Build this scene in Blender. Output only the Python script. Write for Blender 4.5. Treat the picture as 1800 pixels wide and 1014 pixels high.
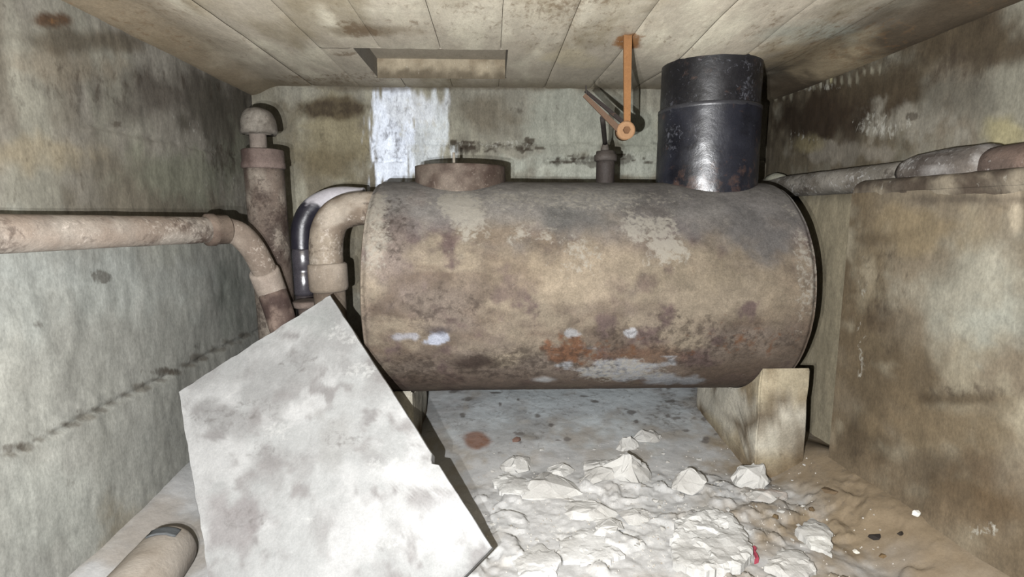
import bpy, bmesh, math, random
import numpy as np
from mathutils import Vector
from mathutils.geometry import delaunay_2d_cdt
random.seed(7)
for o in list(bpy.data.objects):
    bpy.data.objects.remove(o)
S = bpy.context.scene
COL = S.collection

# ------------------------------------------------------------------ camera
F = 930.0
TH = math.atan(132 / F)
PS = math.atan(35 * math.cos(TH) / F)
CAM = np.array([0, 0, 1.2])
cam = bpy.data.cameras.new('camera')
cam.sensor_width = 36
cam.lens = 36 * F / 1800
cam.clip_start = 0.01
camo = bpy.data.objects.new('camera', cam)
COL.objects.link(camo)
camo.location = CAM
camo.rotation_euler = (math.pi / 2 - TH, 0, -PS)
S.camera = camo

# ------------------------------------------------------------------ light: the two emitters of a hand lamp held low and left of the lens
w = bpy.data.worlds.new('world')
S.world = w
w.use_nodes = True
w.node_tree.nodes['Background'].inputs[0].default_value = (0.75, 0.85, 1, 1)
w.node_tree.nodes['Background'].inputs[1].default_value = 0.004
for loc, watt in (((-0.13, 0.0, 1.12), 530), ((-0.215, 0.0, 1.07), 235)):
    l = bpy.data.lights.new('flash', 'POINT')
    l.energy = watt
    l.shadow_soft_size = 0.006
    l.color = (0.985, 0.99, 1.0)
    lo = bpy.data.objects.new('flash', l)
    COL.objects.link(lo)
    lo.location = loc
vs = S.view_settings
vs.view_transform = 'Standard'
vs.look = 'None'
vs.gamma = 1
vs.use_curve_mapping = False
vs.exposure = 0.0
S.cycles.diffuse_bounces = 2

# ------------------------------------------------------------------ helpers: rays, colour, noise
_fw = np.array([math.sin(PS) * math.cos(TH), math.cos(PS) * math.cos(TH), -math.sin(TH)])
_rt = np.array([math.cos(PS), -math.sin(PS), 0])
_up = np.cross(_rt, _fw)


def ray(x, y):
    return _fw + _rt * (x - 900) / F + _up * (507 - y) / F


def PY(x, y, d):
    r = ray(x, y)
    return CAM + r * d / r[1]


def PZ(x, y, z=0.0):
    r = ray(x, y)
    return CAM + r * (z - 1.2) / r[2]


SAT = .82
ALB = .42


def lin(c, g=1.0):
    c = np.array(c, float) / 255
    c = c.mean() + (c - c.mean()) * SAT
    return np.where(c < .04045, c / 12.92, ((c + .055) / 1.055) ** 2.4) * g * ALB


def _h(i, j, k, s):
    n = (i * 374761393 + j * 668265263 + k * 2147483647 + s * 974711) & 0xffffffff
    n = ((n ^ (n >> 13)) * 1274126177) & 0xffffffff
    n = (n ^ (n >> 16)) * 2246822519 & 0xffffffff
    return ((n ^ (n >> 15)) & 0xffff) / 65535.0


def vnoise(p, s=0):
    f = np.floor(p).astype(np.int64)
    t = p - f
    t = t * t * (3 - 2 * t)
    out = 0
    for a in (0, 1):
        wx = t[:, 0] if a else 1 - t[:, 0]
        for b in (0, 1):
            wy = t[:, 1] if b else 1 - t[:, 1]
            for c in (0, 1):
                wz = t[:, 2] if c else 1 - t[:, 2]
                out = out + wx * wy * wz * _h(f[:, 0] + a, f[:, 1] + b, f[:, 2] + c, s)
    return out


def fbm(p, sc, octv=5, s=0, st=(1, 1, 1)):
    q = np.asarray(p, float) * sc * np.array(st) + 13.7
    a, o, n = .5, 0, 0
    for i in range(octv):
        o = o + a * vnoise(q, s + i)
        n += a
        a *= .55
        q = q * 2.03 + 5.1
    return o / n


def sm(a, b, x):
    t = np.clip((x - a) / (b - a), 0, 1)
    return t * t * (3 - 2 * t)


def mixc(c, d, m):
    return c * (1 - m[:, None]) + np.asarray(d)[None] * m[:, None]


class Paint:
    """stains, wear, pigment and a few tones offsetting weak light on a surface: colour plus dark / pale / rust amounts, laid out in surface coordinates"""

    def __init__(self, P, UV, hit, base, gain, seed=0):
        self.P, self.UV, self.hit, self.g, self.s = P, UV, hit, gain, seed
        self.c = np.repeat(lin(base, gain)[None], len(P), 0)
        self.m = np.zeros((len(P), 3))

    def var(self, col, sc, lo, hi, st=(1, 1, 1), amt=1.0):
        self.s += 11
        self.c = mixc(self.c, lin(col, self.g), amt * sm(lo, hi, fbm(self.P, sc, 5, self.s, st)))

    def mask(self, x, y, rx, ry, soft=.7, nz=.9, nsc=9, st=(1, 1, 1)):
        o = np.array(self.hit(x, y))
        a = (np.array(self.hit(x + rx * .5, y)) - o) * 2
        b = (np.array(self.hit(x, y + ry * .5)) - o) * 2
        M = np.linalg.inv(np.stack([a, b], 1))
        q = (self.UV - o) @ M.T
        self.s += 7
        r = np.sqrt((q ** 2).sum(1)) + (fbm(self.P, nsc, 4, self.s, st) - .5) * 2 * nz
        return 1 - sm(1 - soft, 1 + soft * .3, r)

    def blob(self, x, y, rx, ry, col, amt=1.0, **k):
        self.c = mixc(self.c, lin(col, self.g), amt * self.mask(x, y, rx, ry, **k))

    def add(self, ch, x, y, rx, ry, amt, **k):
        self.m[:, ch] += amt * self.mask(x, y, rx, ry, **k)


def set_paint(me, c, m):
    n = len(me.vertices)
    for nm, d in (('col', c), ('msk', m)):
        at = me.color_attributes.new(nm, 'FLOAT_COLOR', 'POINT')
        a = np.ones((n, 4), np.float32)
        a[:, :3] = d
        at.data.foreach_set('color', a.ravel())


# ------------------------------------------------------------------ materials
def material(name, dark=(50, 40, 32), pale=(205, 200, 190), rust=(120, 70, 35), scale=1.0, stretch=(1, 1, 1), rough=.85,
             bump=.4, spec=.13, mott=.35, metal=0.0, gain=1.0, streak=0.0):
    m = bpy.data.materials.new(name)
    m.use_nodes = True
    nt = m.node_tree
    N, L = nt.nodes, nt.links
    bs = N['Principled BSDF']

    def nd(t, **k):
        n = N.new(t)
        for a, b in k.items():
            setattr(n, a, b)
        return n
    tc = nd('ShaderNodeTexCoord')
    mp = nd('ShaderNodeMapping')
    mp.inputs['Scale'].default_value = [scale * v for v in stretch]
    L.new(tc.outputs['Object'], mp.inputs[0])

    def noise(sc, det=8, ro=.6, dist=0.0, off=0):
        n = nd('ShaderNodeTexNoise')
        n.inputs['Scale'].default_value = sc
        n.inputs['Detail'].default_value = det
        n.inputs['Roughness'].default_value = ro
        n.inputs['Distortion'].default_value = dist
        if off:
            ad = nd('ShaderNodeVectorMath', operation='ADD')
            L.new(mp.outputs[0], ad.inputs[0])
            ad.inputs[1].default_value = (off, off * 1.7, -off)
            L.new(ad.outputs[0], n.inputs['Vector'])
        else:
            L.new(mp.outputs[0], n.inputs['Vector'])
        return n.outputs['Fac']

    def math_(op, a, b=None, c=None, clamp=False):
        n = nd('ShaderNodeMath', operation=op, use_clamp=clamp)
        for i, v in enumerate((a, b, c)):
            if v is None:
                continue
            if isinstance(v, (int, float)):
                n.inputs[i].default_value = v
            else:
                L.new(v, n.inputs[i])
        return n.outputs[0]

    def mix(f, a, b):
        n = nd('ShaderNodeMix', data_type='RGBA')
        L.new(f, n.inputs[0])
        for i, v in ((6, a), (7, b)):
            if isinstance(v, tuple):
                n.inputs[i].default_value = v
            else:
                L.new(v, n.inputs[i])
        return n.outputs[2]
    ca = nd('ShaderNodeVertexColor', layer_name='col')
    cm = nd('ShaderNodeVertexColor', layer_name='msk')
    sp = nd('ShaderNodeSeparateColor')
    L.new(cm.outputs[0], sp.inputs[0])
    n1 = noise(7, 9, .68, .3)
    n2 = noise(38, 6, .65)
    # mottling
    f = math_('MULTIPLY_ADD', n1, mott * 2.2, 1 - mott * 1.1)
    f = math_('MULTIPLY', f, math_('MULTIPLY_ADD', n2, mott * 1.4, 1 - mott * .7))
    n3 = noise(130, 4, .7)
    f = math_('MULTIPLY', f, math_('MULTIPLY_ADD', n3, mott * 2.0, 1 - mott))
    if streak:
        mp2 = nd('ShaderNodeMapping')
        mp2.inputs['Scale'].default_value = (22, 22, 1.3)
        L.new(tc.outputs['Object'], mp2.inputs[0])
        ns = nd('ShaderNodeTexNoise')
        ns.inputs['Scale'].default_value = 1.0
        ns.inputs['Detail'].default_value = 6
        ns.inputs['Roughness'].default_value = .7
        ns.inputs['Distortion'].default_value = .25
        L.new(mp2.outputs[0], ns.inputs['Vector'])
        f = math_('MULTIPLY', f, math_('MULTIPLY_ADD', ns.outputs['Fac'], streak * 2, 1 - streak))
    hv = nd('ShaderNodeVectorMath', operation='SCALE')
    L.new(ca.outputs[0], hv.inputs[0])
    L.new(f, hv.inputs['Scale'])
    c = hv.outputs[0]
    for ch, sc, col, off in ((0, 30, dark, 3.1), (2, 16, rust, 7.7), (1, 42, pale, 11.3)):
        n = noise(sc, 8, .66, .4, off)
        v = math_('ADD', math_('MULTIPLY_ADD', n, 2.2, -1.6), sp.outputs[ch])
        v = math_('MULTIPLY', math_('MULTIPLY', v, 2.6, clamp=True), (.62, .75, .85)[ch])
        l = lin(col, gain)
        c = mix(v, c, (float(l[0]), float(l[1]), float(l[2]), 1))
    L.new(c, bs.inputs['Base Color'])
    bs.inputs['Roughness'].default_value = rough
    if rough < .7:
        L.new(math_('MULTIPLY_ADD', n1, .5, rough - .25, clamp=True), bs.inputs['Roughness'])
    bs.inputs['Specular IOR Level'].default_value = spec
    bs.inputs['Metallic'].default_value = metal
    bp = nd('ShaderNodeBump')
    bp.inputs['Strength'].default_value = bump
    bp.inputs['Distance'].default_value = .012
    L.new(math_('MULTIPLY_ADD', n2, .35, math_('MULTIPLY', n1, .8)), bp.inputs['Height'])
    L.new(bp.outputs[0], bs.inputs['Normal'])
    return m


# ------------------------------------------------------------------ objects
def link(name, me, parent=None, mat=None, smooth=None):
    o = bpy.data.objects.new(name, me)
    COL.objects.link(o)
    if parent:
        o.parent = parent
        if parent.type == 'EMPTY' or True:
            o.matrix_parent_inverse = parent.matrix_basis.inverted()
    if mat and not me.materials:
        me.materials.append(mat)
    if smooth is not None:
        me.polygons.foreach_set('use_smooth', [smooth] * len(me.polygons))
    return o


def tag(o, label, cat, group=None):
    o['label'] = label
    o['category'] = cat
    if group:
        o['group'] = group
    return o


def thing(name, label, cat, loc, group=None):
    o = bpy.data.objects.new(name, None)
    o.empty_display_size = .1
    COL.objects.link(o)
    o.location = loc
    return tag(o, label, cat, group)


def mesh(name, V, Fc):
    me = bpy.data.meshes.new(name)
    me.from_pydata([tuple(v) for v in V], [], Fc)
    me.update()
    return me


def grid_mesh(name, P, nu, nv, flip=False, closed=False):
    """P is (nu*nv,3), v fastest; closed joins the last u row to the first"""
    me = bpy.data.meshes.new(name)
    i, j = np.meshgrid(np.arange(nu if closed else nu - 1), np.arange(nv - 1), indexing='ij')
    i2 = (i + 1) % nu
    q = np.stack([i * nv + j, i2 * nv + j, i2 * nv + j + 1, i * nv + j + 1], -1).reshape(-1, 4)
    if flip:
        q = q[:, ::-1]
    n = len(q)
    me.vertices.add(len(P))
    me.vertices.foreach_set('co', np.asarray(P, np.float32).ravel())
    me.loops.add(n * 4)
    me.loops.foreach_set('vertex_index', q.ravel().astype(np.int32))
    me.polygons.add(n)
    me.polygons.foreach_set('loop_start', np.arange(0, n * 4, 4, dtype=np.int32))
    me.polygons.foreach_set('use_smooth', np.ones(n, bool))
    me.update(calc_edges=True)
    me.validate()
    return me


def const_paint(me, base, gain=1.0, var=None, sc=6, d=.15, p=.1, r=.1, seed=0, extra=None):
    n = len(me.vertices)
    co = np.empty(n * 3)
    me.vertices.foreach_get('co', co)
    P = co.reshape(-1, 3)
    c = np.repeat(lin(base, gain)[None], n, 0)
    for k, v in enumerate(var or []):
        c = mixc(c, lin(v, gain), sm(.42, .66, fbm(P, sc * (1 + .6 * k), 4, seed + 31 * k)))
    m = np.repeat(np.array([[d, p, r]], float), n, 0)
    if extra:
        c, m = extra(P, c, m)
    set_paint(me, c, m)
    return me


def tube_mesh(name, path, rad, seg=32, caps=True, wob=0.0, seed=0, sub=1):
    path = np.array(path, float)
    n = len(path)
    rad = np.full(n, rad, float) if np.isscalar(rad) else np.array(rad, float)
    t = np.gradient(path, axis=0)
    t /= np.linalg.norm(t, axis=1)[:, None]
    up = np.array([0, 0, 1.0]) if abs(t[0][2]) < .9 else np.array([0, 1.0, 0])
    a = np.cross(up, t[0])
    a /= np.linalg.norm(a)
    V = []
    for k in range(n):
        a = a - t[k] * (a @ t[k])
        a /= np.linalg.norm(a)
        b = np.cross(t[k], a)
        for s in range(seg):
            an = 2 * math.pi * s / seg
            V.append(path[k] + rad[k] * (a * math.cos(an) + b * math.sin(an)))
    V = np.array(V)
    if wob:
        V += (np.stack([fbm(V, 14, 3, seed), fbm(V, 14, 3, seed + 5), fbm(V, 14, 3, seed + 9)], 1) - .5) * wob
    Fc = []
    for k in range(n - 1):
        for s in range(seg):
            s2 = (s + 1) % seg
            Fc.append((k * seg + s, k * seg + s2, (k + 1) * seg + s2, (k + 1) * seg + s))
    if caps:
        Fc.append(tuple(range(seg))[::-1])
        Fc.append(tuple(range((n - 1) * seg, n * seg)))
    me = mesh(name, V, Fc)
    sf = [len(f) == 4 for f in Fc]
    me.polygons.foreach_set('use_smooth', sf)
    return me


def spline(pts, n=8):
    p = np.array(pts, float)
    p = np.vstack([2 * p[0] - p[1], p, 2 * p[-1] - p[-2]])
    out = []
    for i in range(1, len(p) - 2):
        for k in range(n):
            t = k / n
            out.append(.5 * ((2 * p[i]) + (-p[i - 1] + p[i + 1]) * t + (2 * p[i - 1] - 5 * p[i] + 4 * p[i + 1] - p[i + 2]) * t * t
                             + (-p[i - 1] + 3 * p[i] - 3 * p[i + 1] + p[i + 2]) * t ** 3))
    out.append(p[-2])
    return np.array(out)


def along(a, b, n=12):
    return [np.array(a) + (np.array(b) - np.array(a)) * t for t in np.linspace(0, 1, n)]


def ring_profile(a, b, prof):
    """path + radii for a collar between a and b; prof = [(t, r)...]"""
    a, b = np.array(a, float), np.array(b, float)
    return [a + (b - a) * t for t, _ in prof], [r for _, r in prof]


def prism_mesh(name, poly, axis, a0, a1, bevel=.004):
    """extrude a 2-D polygon along an axis (0 x, 1 y, 2 z)"""
    n = len(poly)
    V = []
    for a in (a0, a1):
        for (u, v) in poly:
            p = [u, v]
            p.insert(axis, a)
            V.append(p)
    Fc = [tuple(range(n))[::-1], tuple(range(n, 2 * n))] + [(i, (i + 1) % n, n + (i + 1) % n, n + i) for i in range(n)]
    me = mesh(name, V, Fc)
    bm = bmesh.new()
    bm.from_mesh(me)
    bmesh.ops.recalc_face_normals(bm, faces=bm.faces)
    if bevel:
        bmesh.ops.bevel(bm, geom=list(bm.edges), offset=bevel, segments=2, affect='EDGES', clamp_overlap=True)
    bm.to_mesh(me)
    bm.free()
    return me


# ================================================================== setting
YB, XL, XR, ZC, YF = 3.2, -1.37, 1.64, 1.92, -0.7
M_wall = material('board-marked concrete', dark=(62, 50, 38), pale=(205, 203, 190), rust=(125, 88, 50), stretch=(1, 1, .55), bump=.2, mott=.48, streak=.26)
M_ceil = material('concrete soffit', dark=(105, 80, 52), pale=(225, 218, 200), rust=(150, 98, 48), stretch=(1.6, .7, 1), bump=.35, mott=.32, gain=1.4)
M_floor = material('dusty floor screed', dark=(110, 98, 85), pale=(238, 236, 230), rust=(150, 100, 70), bump=.4, mott=.2, gain=.95)


def plane_surface(name, ua, va, ub, vb, step, pos, hit, base, gain, disp, paint, mat, flip=False, parent=None, seed=0):
    nu, nv = int((ub - ua) / step) + 1, int((vb - va) / step) + 1
    U, V = np.meshgrid(np.linspace(ua, ub, nu), np.linspace(va, vb, nv), indexing='ij')
    UV = np.stack([U.ravel(), V.ravel()], 1)
    P0 = pos(UV, np.zeros(len(UV)))
    P = pos(UV, disp(UV, P0))
    me = grid_mesh(name, P, nu, nv, flip)
    pt = Paint(P0, UV, hit, base, gain, seed)
    paint(pt)
    set_paint(me, np.clip(pt.c, 0, .92), pt.m)
    o = link(name, me, parent, mat)
    if not parent:
        o['kind'] = 'structure'
    return o


# ---- floor
def floor_z(UV):
    P = np.column_stack([UV, np.zeros(len(UV))])
    rub = sm(.0, .5, 1 - np.abs((UV[:, 0] - .55) / 1.1) ** 2 - np.abs((UV[:, 1] - 1.75) / .55) ** 2)
    z = (fbm(P, 3, 3, 3) - .5) * .02 + (fbm(P, 22, 4, 5) - .5) * (.005 + .014 * rub) + .012 * rub
    z += .125 * sm(1.6, 3.6, UV[:, 1]) * sm(-.3, .2, UV[:, 1]) * 1.25
    e = fbm(P, 7, 3, 31)
    z += rub * (.011 * sm(.56, .575, e) + .010 * sm(.62, .635, e + .1 * (fbm(P, 19, 3, 37) - .5)))
    z += .14 * sm(.30, 0, np.abs(UV[:, 0] - (1.50 + .1 * (2.12 - UV[:, 1])))) * sm(2.6, 2.1, UV[:, 1])
    z += .05 * np.exp(-((UV[:, 0] - XL) / .10) ** 2)
    return z


def floor_at(x, y):
    return float(floor_z(np.array([[x, y]]))[0])


def f_paint(p):
    p.var((176, 177, 175), 2.2, .45, .62)
    p.var((178, 172, 162), 6, .5, .66)
    p.blob(1000, 720, 260, 70, (212, 220, 222), 1, soft=.9)  # floor under the tank lightened to make up for grazing lamp light
    p.blob(1010, 900, 260, 120, (204, 203, 200), .95, soft=.9)
    p.blob(1180, 980, 330, 60, (200, 199, 196), .9, soft=.8)
    p.blob(1540, 920, 270, 110, (146, 127, 100), 1, soft=.8)
    p.blob(1380, 800, 130, 60, (150, 130, 100), .9, soft=.8)
    p.blob(1640, 960, 110, 90, (118, 98, 72), .7)
    en = sm(.30, .08, 1.50 + .1 * (2.12 - p.UV[:, 1]) - p.UV[:, 0] + (fbm(p.P, 6, 4, 17) - .5) * .3) * sm(2.7, 2.2, p.UV[:, 1])
    p.c = mixc(p.c, lin((146, 126, 98), p.g * .9), .9 * en)
    p.blob(838, 797, 28, 15, (150, 108, 88), .9, soft=.4, nz=.5)
    p.blob(935, 790, 30, 10, (128, 122, 112), .6)
    p.blob(280, 950, 120, 80, (168, 160, 150), .9)
    p.add(0, 1000, 740, 300, 80, .33)
    p.add(0, 1250, 740, 90, 50, .34)
    rs = random.Random(4)
    for _ in range(46):
        x, y = rs.uniform(790, 1290), rs.uniform(695, 800)
        p.blob(x, y, rs.uniform(3, 11), rs.uniform(1.5, 4), (112, 104, 98), .8, soft=.4, nz=.8, nsc=30)
    p.add(0, 1480, 880, 160, 90, .33)
    p.add(1, 1000, 880, 200, 60, .42)
    p.add(1, 1150, 960, 250, 60, .45)
    p.add(2, 838, 797, 40, 20, .5)
    p.m[:, 0] += .12


plane_surface('floor', XL - .02, YF, XR + .02, YB + .02, .0075, lambda uv, d: np.column_stack([uv, d]),
              lambda x, y: PZ(x, y)[:2], (188, 188, 186), .98, lambda uv, P: floor_z(uv), f_paint, M_floor)


# ---- walls
def wall_bump(P, st=(1, 1, .5)):
    return (fbm(P, 2.5, 4, 2) - .5) * .03 + (fbm(P, 18, 4, 8, st) - .5) * .008


def groove(v, at, w, d, P, seed=4):
    return -d * np.exp(-((v - at + (fbm(P, 6, 3, seed) - .5) * .02) / w) ** 2) * sm(.3, .5, fbm(P, 5, 3, seed + 50))


HB = lambda x, y: PY(x, y, YB)[[0, 2]]
z_seam = float(PY(960, 252, YB)[2])
z_seam2 = float(PY(1040, 283, YB)[2])
x_joint = float(PY(925, 230, YB)[0])


def b_disp(uv, P):
    d = wall_bump(P) + .006 * sm(x_joint - .004, x_joint + .004, uv[:, 0]) * sm(1.2, 1.4, uv[:, 1])
    x1 = (uv[:, 0] > PY(640, 250, YB)[0])
    d += x1 * (-.012 * sm(.012, .0, np.abs(uv[:, 1] - z_seam + .006)) * sm(.4, .55, fbm(P, 16, 3, 77)))
    d += x1 * (.012 * sm(z_seam + .003, z_seam - .003, uv[:, 1])) * sm(x_joint - .01, x_joint + .01, uv[:, 0])
    d += x1 * (-.016 * sm(.022, .0, np.abs(uv[:, 1] - z_seam2)) * sm(.5, .6, fbm(P, 14, 3, 79)))
    return d


def b_paint(p):
    p.var((112, 104, 86), 2.2, .42, .62)
    p.var((146, 142, 124), 5, .5, .68, (1, 1, .4))
    p.blob(480, 230, 60, 110, (112, 106, 90), .9)
    p.blob(590, 250, 75, 90, (134, 124, 96), .9)
    p.blob(575, 190, 80, 22, (78, 66, 46), .9, soft=.5)
    p.blob(570, 285, 70, 34, (98, 86, 62), .7)
    p.blob(1010, 215, 100, 75, (144, 145, 131), 1, soft=.5)
    p.blob(1130, 260, 40, 70, (150, 152, 136), 1, soft=.5)
    p.blob(1030, 292, 130, 28, (158, 160, 146), 1, soft=.4)
    p.blob(855, 205, 70, 45, (106, 98, 82), .9)
    p.blob(690, 250, 46, 110, (226, 235, 250), 1, soft=.25, nz=.7, nsc=34, st=(1, 1, .16))
    p.blob(757, 245, 36, 92, (194, 200, 202), .95, soft=.3, nz=.9, nsc=30, st=(1, 1, .18))
    p.blob(725, 190, 60, 35, (205, 210, 216), .8, soft=.4, nz=.5, nsc=22, st=(1, 1, .3))
    p.blob(900, 148, 520, 12, (88, 78, 62), .8, soft=.6)
    p.blob(1356, 240, 12, 100, (108, 100, 72), .9)
    rs = random.Random(8)
    for _ in range(34):
        x = rs.uniform(790, 1150)
        p.blob(x, (256 if x < 950 else 280) + rs.uniform(-12, 12), rs.uniform(3, 12), rs.uniform(1.5, 5), (66, 58, 46), .85, soft=.3, nz=1.1, nsc=40)
    p.add(0, 870, 258, 110, 12, .55)
    p.add(0, 1040, 282, 90, 13, .72)
    p.add(0, 575, 190, 70, 16, .7)
    p.add(0, 905, 195, 20, 8, .6)
    p.add(0, 690, 240, 60, 90, .28)
    p.add(1, 860, 254, 100, 10, .5)
    p.add(1, 730, 230, 60, 80, .5)
    p.m[:, 0] += .14 + .22 * sm(.5, .66, fbm(p.P, 4, 4, 95))


plane_surface('wall_back', XL - .05, -.1, XR + .05, ZC + .04, .008, lambda uv, d: np.column_stack([uv[:, 0], YB - d, uv[:, 1]]),
              HB, (130, 126, 112), 1.25, b_disp, b_paint, M_wall)

HL = lambda x, y: (CAM + ray(x, y) * XL / ray(x, y)[0])[[1, 2]]
zl = float(HL(200, 708)[1])


def l_disp(uv, P):
    d = wall_bump(P)
    d += groove(uv[:, 1], zl, .008, .014, P) + .005 * sm(zl + .01, zl - .01, uv[:, 1])
    d += groove(uv[:, 1], float(HL(180, 222)[1]), .006, .010, P, 9) * sm(1.2, 2.0, uv[:, 0])
    return d


def l_paint(p):
    p.var((120, 112, 96), 2.0, .42, .62)
    p.var((150, 146, 130), 5, .5, .7, (1, 1, .4))
    zp = HL(150, 410)[1]
    low = sm(zp + .03, zp - .05, p.UV[:, 1])
    p.c = mixc(p.c, lin((168, 169, 161), p.g), low * (.55 + .4 * fbm(p.P, 3, 4, 90)))
    p.blob(330, 170, 150, 70, (98, 90, 80), .9, soft=.9)
    p.blob(400, 210, 60, 90, (92, 86, 74), .9)
    p.blob(60, 270, 150, 40, (158, 144, 116), .8)
    p.blob(110, 120, 130, 40, (142, 130, 110), .8)
    p.blob(90, 36, 40, 14, (88, 56, 28), .9, soft=.5)
    p.blob(180, 70, 130, 25, (96, 84, 66), .8)
    p.blob(330, 310, 90, 60, (138, 138, 118), .9)
    p.blob(420, 280, 40, 60, (122, 122, 104), .8)
    p.blob(200, 500, 200, 90, (176, 180, 172), .7, soft=.9)
    p.blob(410, 520, 40, 80, (128, 132, 122), .8)
    p.blob(300, 440, 60, 30, (150, 150, 138), .6)
    p.blob(100, 900, 130, 90, (172, 174, 164), .6)
    p.blob(240, 930, 60, 50, (150, 140, 118), .8)
    p.add(0, 180, 486, 22, 14, 1.0, nz=.5)
    p.add(0, 62, 570, 20, 12, .8, nz=.6)
    p.add(0, 116, 850, 16, 14, .7, nz=.5)
    for x in range(20, 440, 45):
        p.add(0, x, 800 - .503 * x, 42, 9, .42 + .3 * ((x * 7) % 5) / 5, nz=.8)
    for x in range(15, 440, 26):
        p.blob(x, 806 - .503 * x, 16, 4 + (x * 3) % 4, (108, 102, 90), .75, soft=.5, nz=.9, nsc=18)
    p.add(0, 330, 655, 100, 12, .3)
    p.add(0, 60, 785, 100, 12, .35)
    p.add(0, 240, 150, 200, 60, .36)
    p.add(0, 380, 280, 40, 50, .5)
    p.add(0, 205, 218, 12, 9, .9, nz=.4)
    p.add(1, 420, 330, 60, 50, .36)
    p.add(1, 330, 250, 90, 60, .3)
    p.add(2, 90, 36, 40, 14, .6)
    p.m[:, 0] += .14 - .06 * low + .22 * (1 - low) * sm(.5, .66, fbm(p.P, 4, 4, 95)) + .1 * low * sm(.5, .66, fbm(p.P, 5, 4, 96))


plane_surface('wall_left', YF, -.1, YB + .05, ZC + .04, .01, lambda uv, d: np.column_stack([XL + d, uv[:, 0], uv[:, 1]]),
              HL, (150, 144, 131), .84, l_disp, l_paint, M_wall, flip=True)

HR = lambda x, y: (CAM + ray(x, y) * XR / ray(x, y)[0])[[1, 2]]


def r_paint(p):
    p.var((96, 86, 68), 2.4, .4, .6)
    p.var((132, 128, 112), 5, .52, .7, (1, 1, .5))
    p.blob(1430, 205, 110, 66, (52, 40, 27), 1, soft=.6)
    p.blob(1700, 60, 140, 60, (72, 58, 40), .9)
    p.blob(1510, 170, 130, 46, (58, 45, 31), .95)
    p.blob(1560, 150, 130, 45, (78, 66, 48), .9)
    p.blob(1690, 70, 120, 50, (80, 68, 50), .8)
    p.blob(1480, 268, 110, 24, (126, 118, 104), .9, soft=.4, nz=1.2, nsc=12)
    p.blob(1600, 215, 90, 44, (132, 126, 112), .9, soft=.4, nz=1.2, nsc=12)
    p.blob(1680, 180, 80, 60, (104, 100, 88), .7)
    p.blob(1770, 230, 50, 30, (150, 140, 100), .8)
    p.blob(1420, 255, 30, 18, (140, 128, 92), .6)
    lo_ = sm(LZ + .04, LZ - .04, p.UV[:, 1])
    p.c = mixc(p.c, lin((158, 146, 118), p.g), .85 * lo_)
    p.add(0, 1450, 200, 100, 60, .45)
    p.add(0, 1620, 110, 200, 50, .45)
    p.add(0, 1600, 205, 14, 9, 1.0, nz=.4)
    p.blob(1462, 138, 3, 12, (178, 170, 128), .9, soft=.4, nz=.4)
    for x in range(1365, 1560, 13):
        p.blob(x, 166 - .24 * (x - 1352) + (x * 7) % 9, 3, 7 + (x * 5) % 9, (160, 154, 132), .6, soft=.5, nz=.5, nsc=20)
    p.add(1, 1440, 152, 90, 10, .55)
    p.add(1, 1560, 220, 80, 30, .5)
    p.add(1, 1410, 240, 50, 20, .4)
    p.m[:, 0] += .15


# thicker lower part of the right wall, its top carrying the pipe, its rear end a clean vertical arris
LX0, LY1, SL = 1.455, 2.12, .10
PIPE_R = np.array([PY(1480, 319, 1.56 * 930 / 616), PY(1700, 302, 1.56 * 930 / 836)])
LZ = float(PIPE_R[0][2]) - .055 - .006


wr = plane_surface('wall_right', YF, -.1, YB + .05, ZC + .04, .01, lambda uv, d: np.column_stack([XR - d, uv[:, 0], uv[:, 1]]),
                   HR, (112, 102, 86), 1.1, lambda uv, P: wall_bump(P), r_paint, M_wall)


def HLg(x, y):
    r = ray(x, y)
    t = (LX0 + SL * LY1) / (r[0] + SL * r[1])
    return (CAM + r * t)[[1, 2]]


def lg_paint(p):
    p.var((120, 102, 76), 2.4, .42, .62)
    p.var((168, 156, 130), 4, .5, .68)
    p.blob(1700, 500, 170, 120, (172, 166, 146), 1, soft=.9)
    p.blob(1620, 400, 110, 50, (158, 138, 104), .9)
    p.blob(1740, 560, 110, 70, (174, 174, 158), .9)
    p.blob(1530, 470, 40, 160, (132, 114, 86), .8)
    p.blob(1545, 420, 60, 22, (104, 86, 62), .7)
    p.blob(1540, 560, 40, 40, (98, 80, 58), .7)
    p.blob(1530, 480, 16, 26, (180, 166, 138), .7)
    p.blob(1510, 790, 50, 50, (92, 76, 54), .9)
    p.blob(1650, 740, 190, 60, (138, 118, 88), .9)
    p.blob(1700, 880, 140, 60, (110, 88, 60), .9)
    p.blob(1690, 700, 110, 14, (98, 80, 56), .8)
    p.blob(1640, 820, 120, 34, (104, 82, 56), .7)
    ft = sm(.38, .08, p.UV[:, 1] + (fbm(p.P, 5, 4, 71) - .5) * .2)
    p.c = mixc(p.c, lin((150, 130, 102), p.g), .7 * ft)
    p.blob(1785, 380, 13, 45, (196, 180, 152), .9, soft=.4, nz=.4)
    p.blob(1775, 345, 26, 16, (190, 172, 144), .9, soft=.4)
    p.blob(1700, 350, 120, 14, (98, 86, 72), .8)
    p.add(0, 1545, 520, 50, 130, .38)
    p.add(0, 1700, 690, 130, 26, .5)
    p.add(0, 1510, 790, 40, 40, .5)
    p.add(1, 1510, 640, 18, 100, .4)
    p.add(1, 1720, 930, 50, 18, .5)
    p.add(1, 1520, 460, 18, 80, .4)
    p.m[:, 0] += .13


def lg_pos(uv, d):
    # the top 14 mm of the face turns over into the ledge top
    return np.column_stack([LX0 + SL * (LY1 - uv[:, 0]) - d, uv[:, 0], uv[:, 1]])


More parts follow.
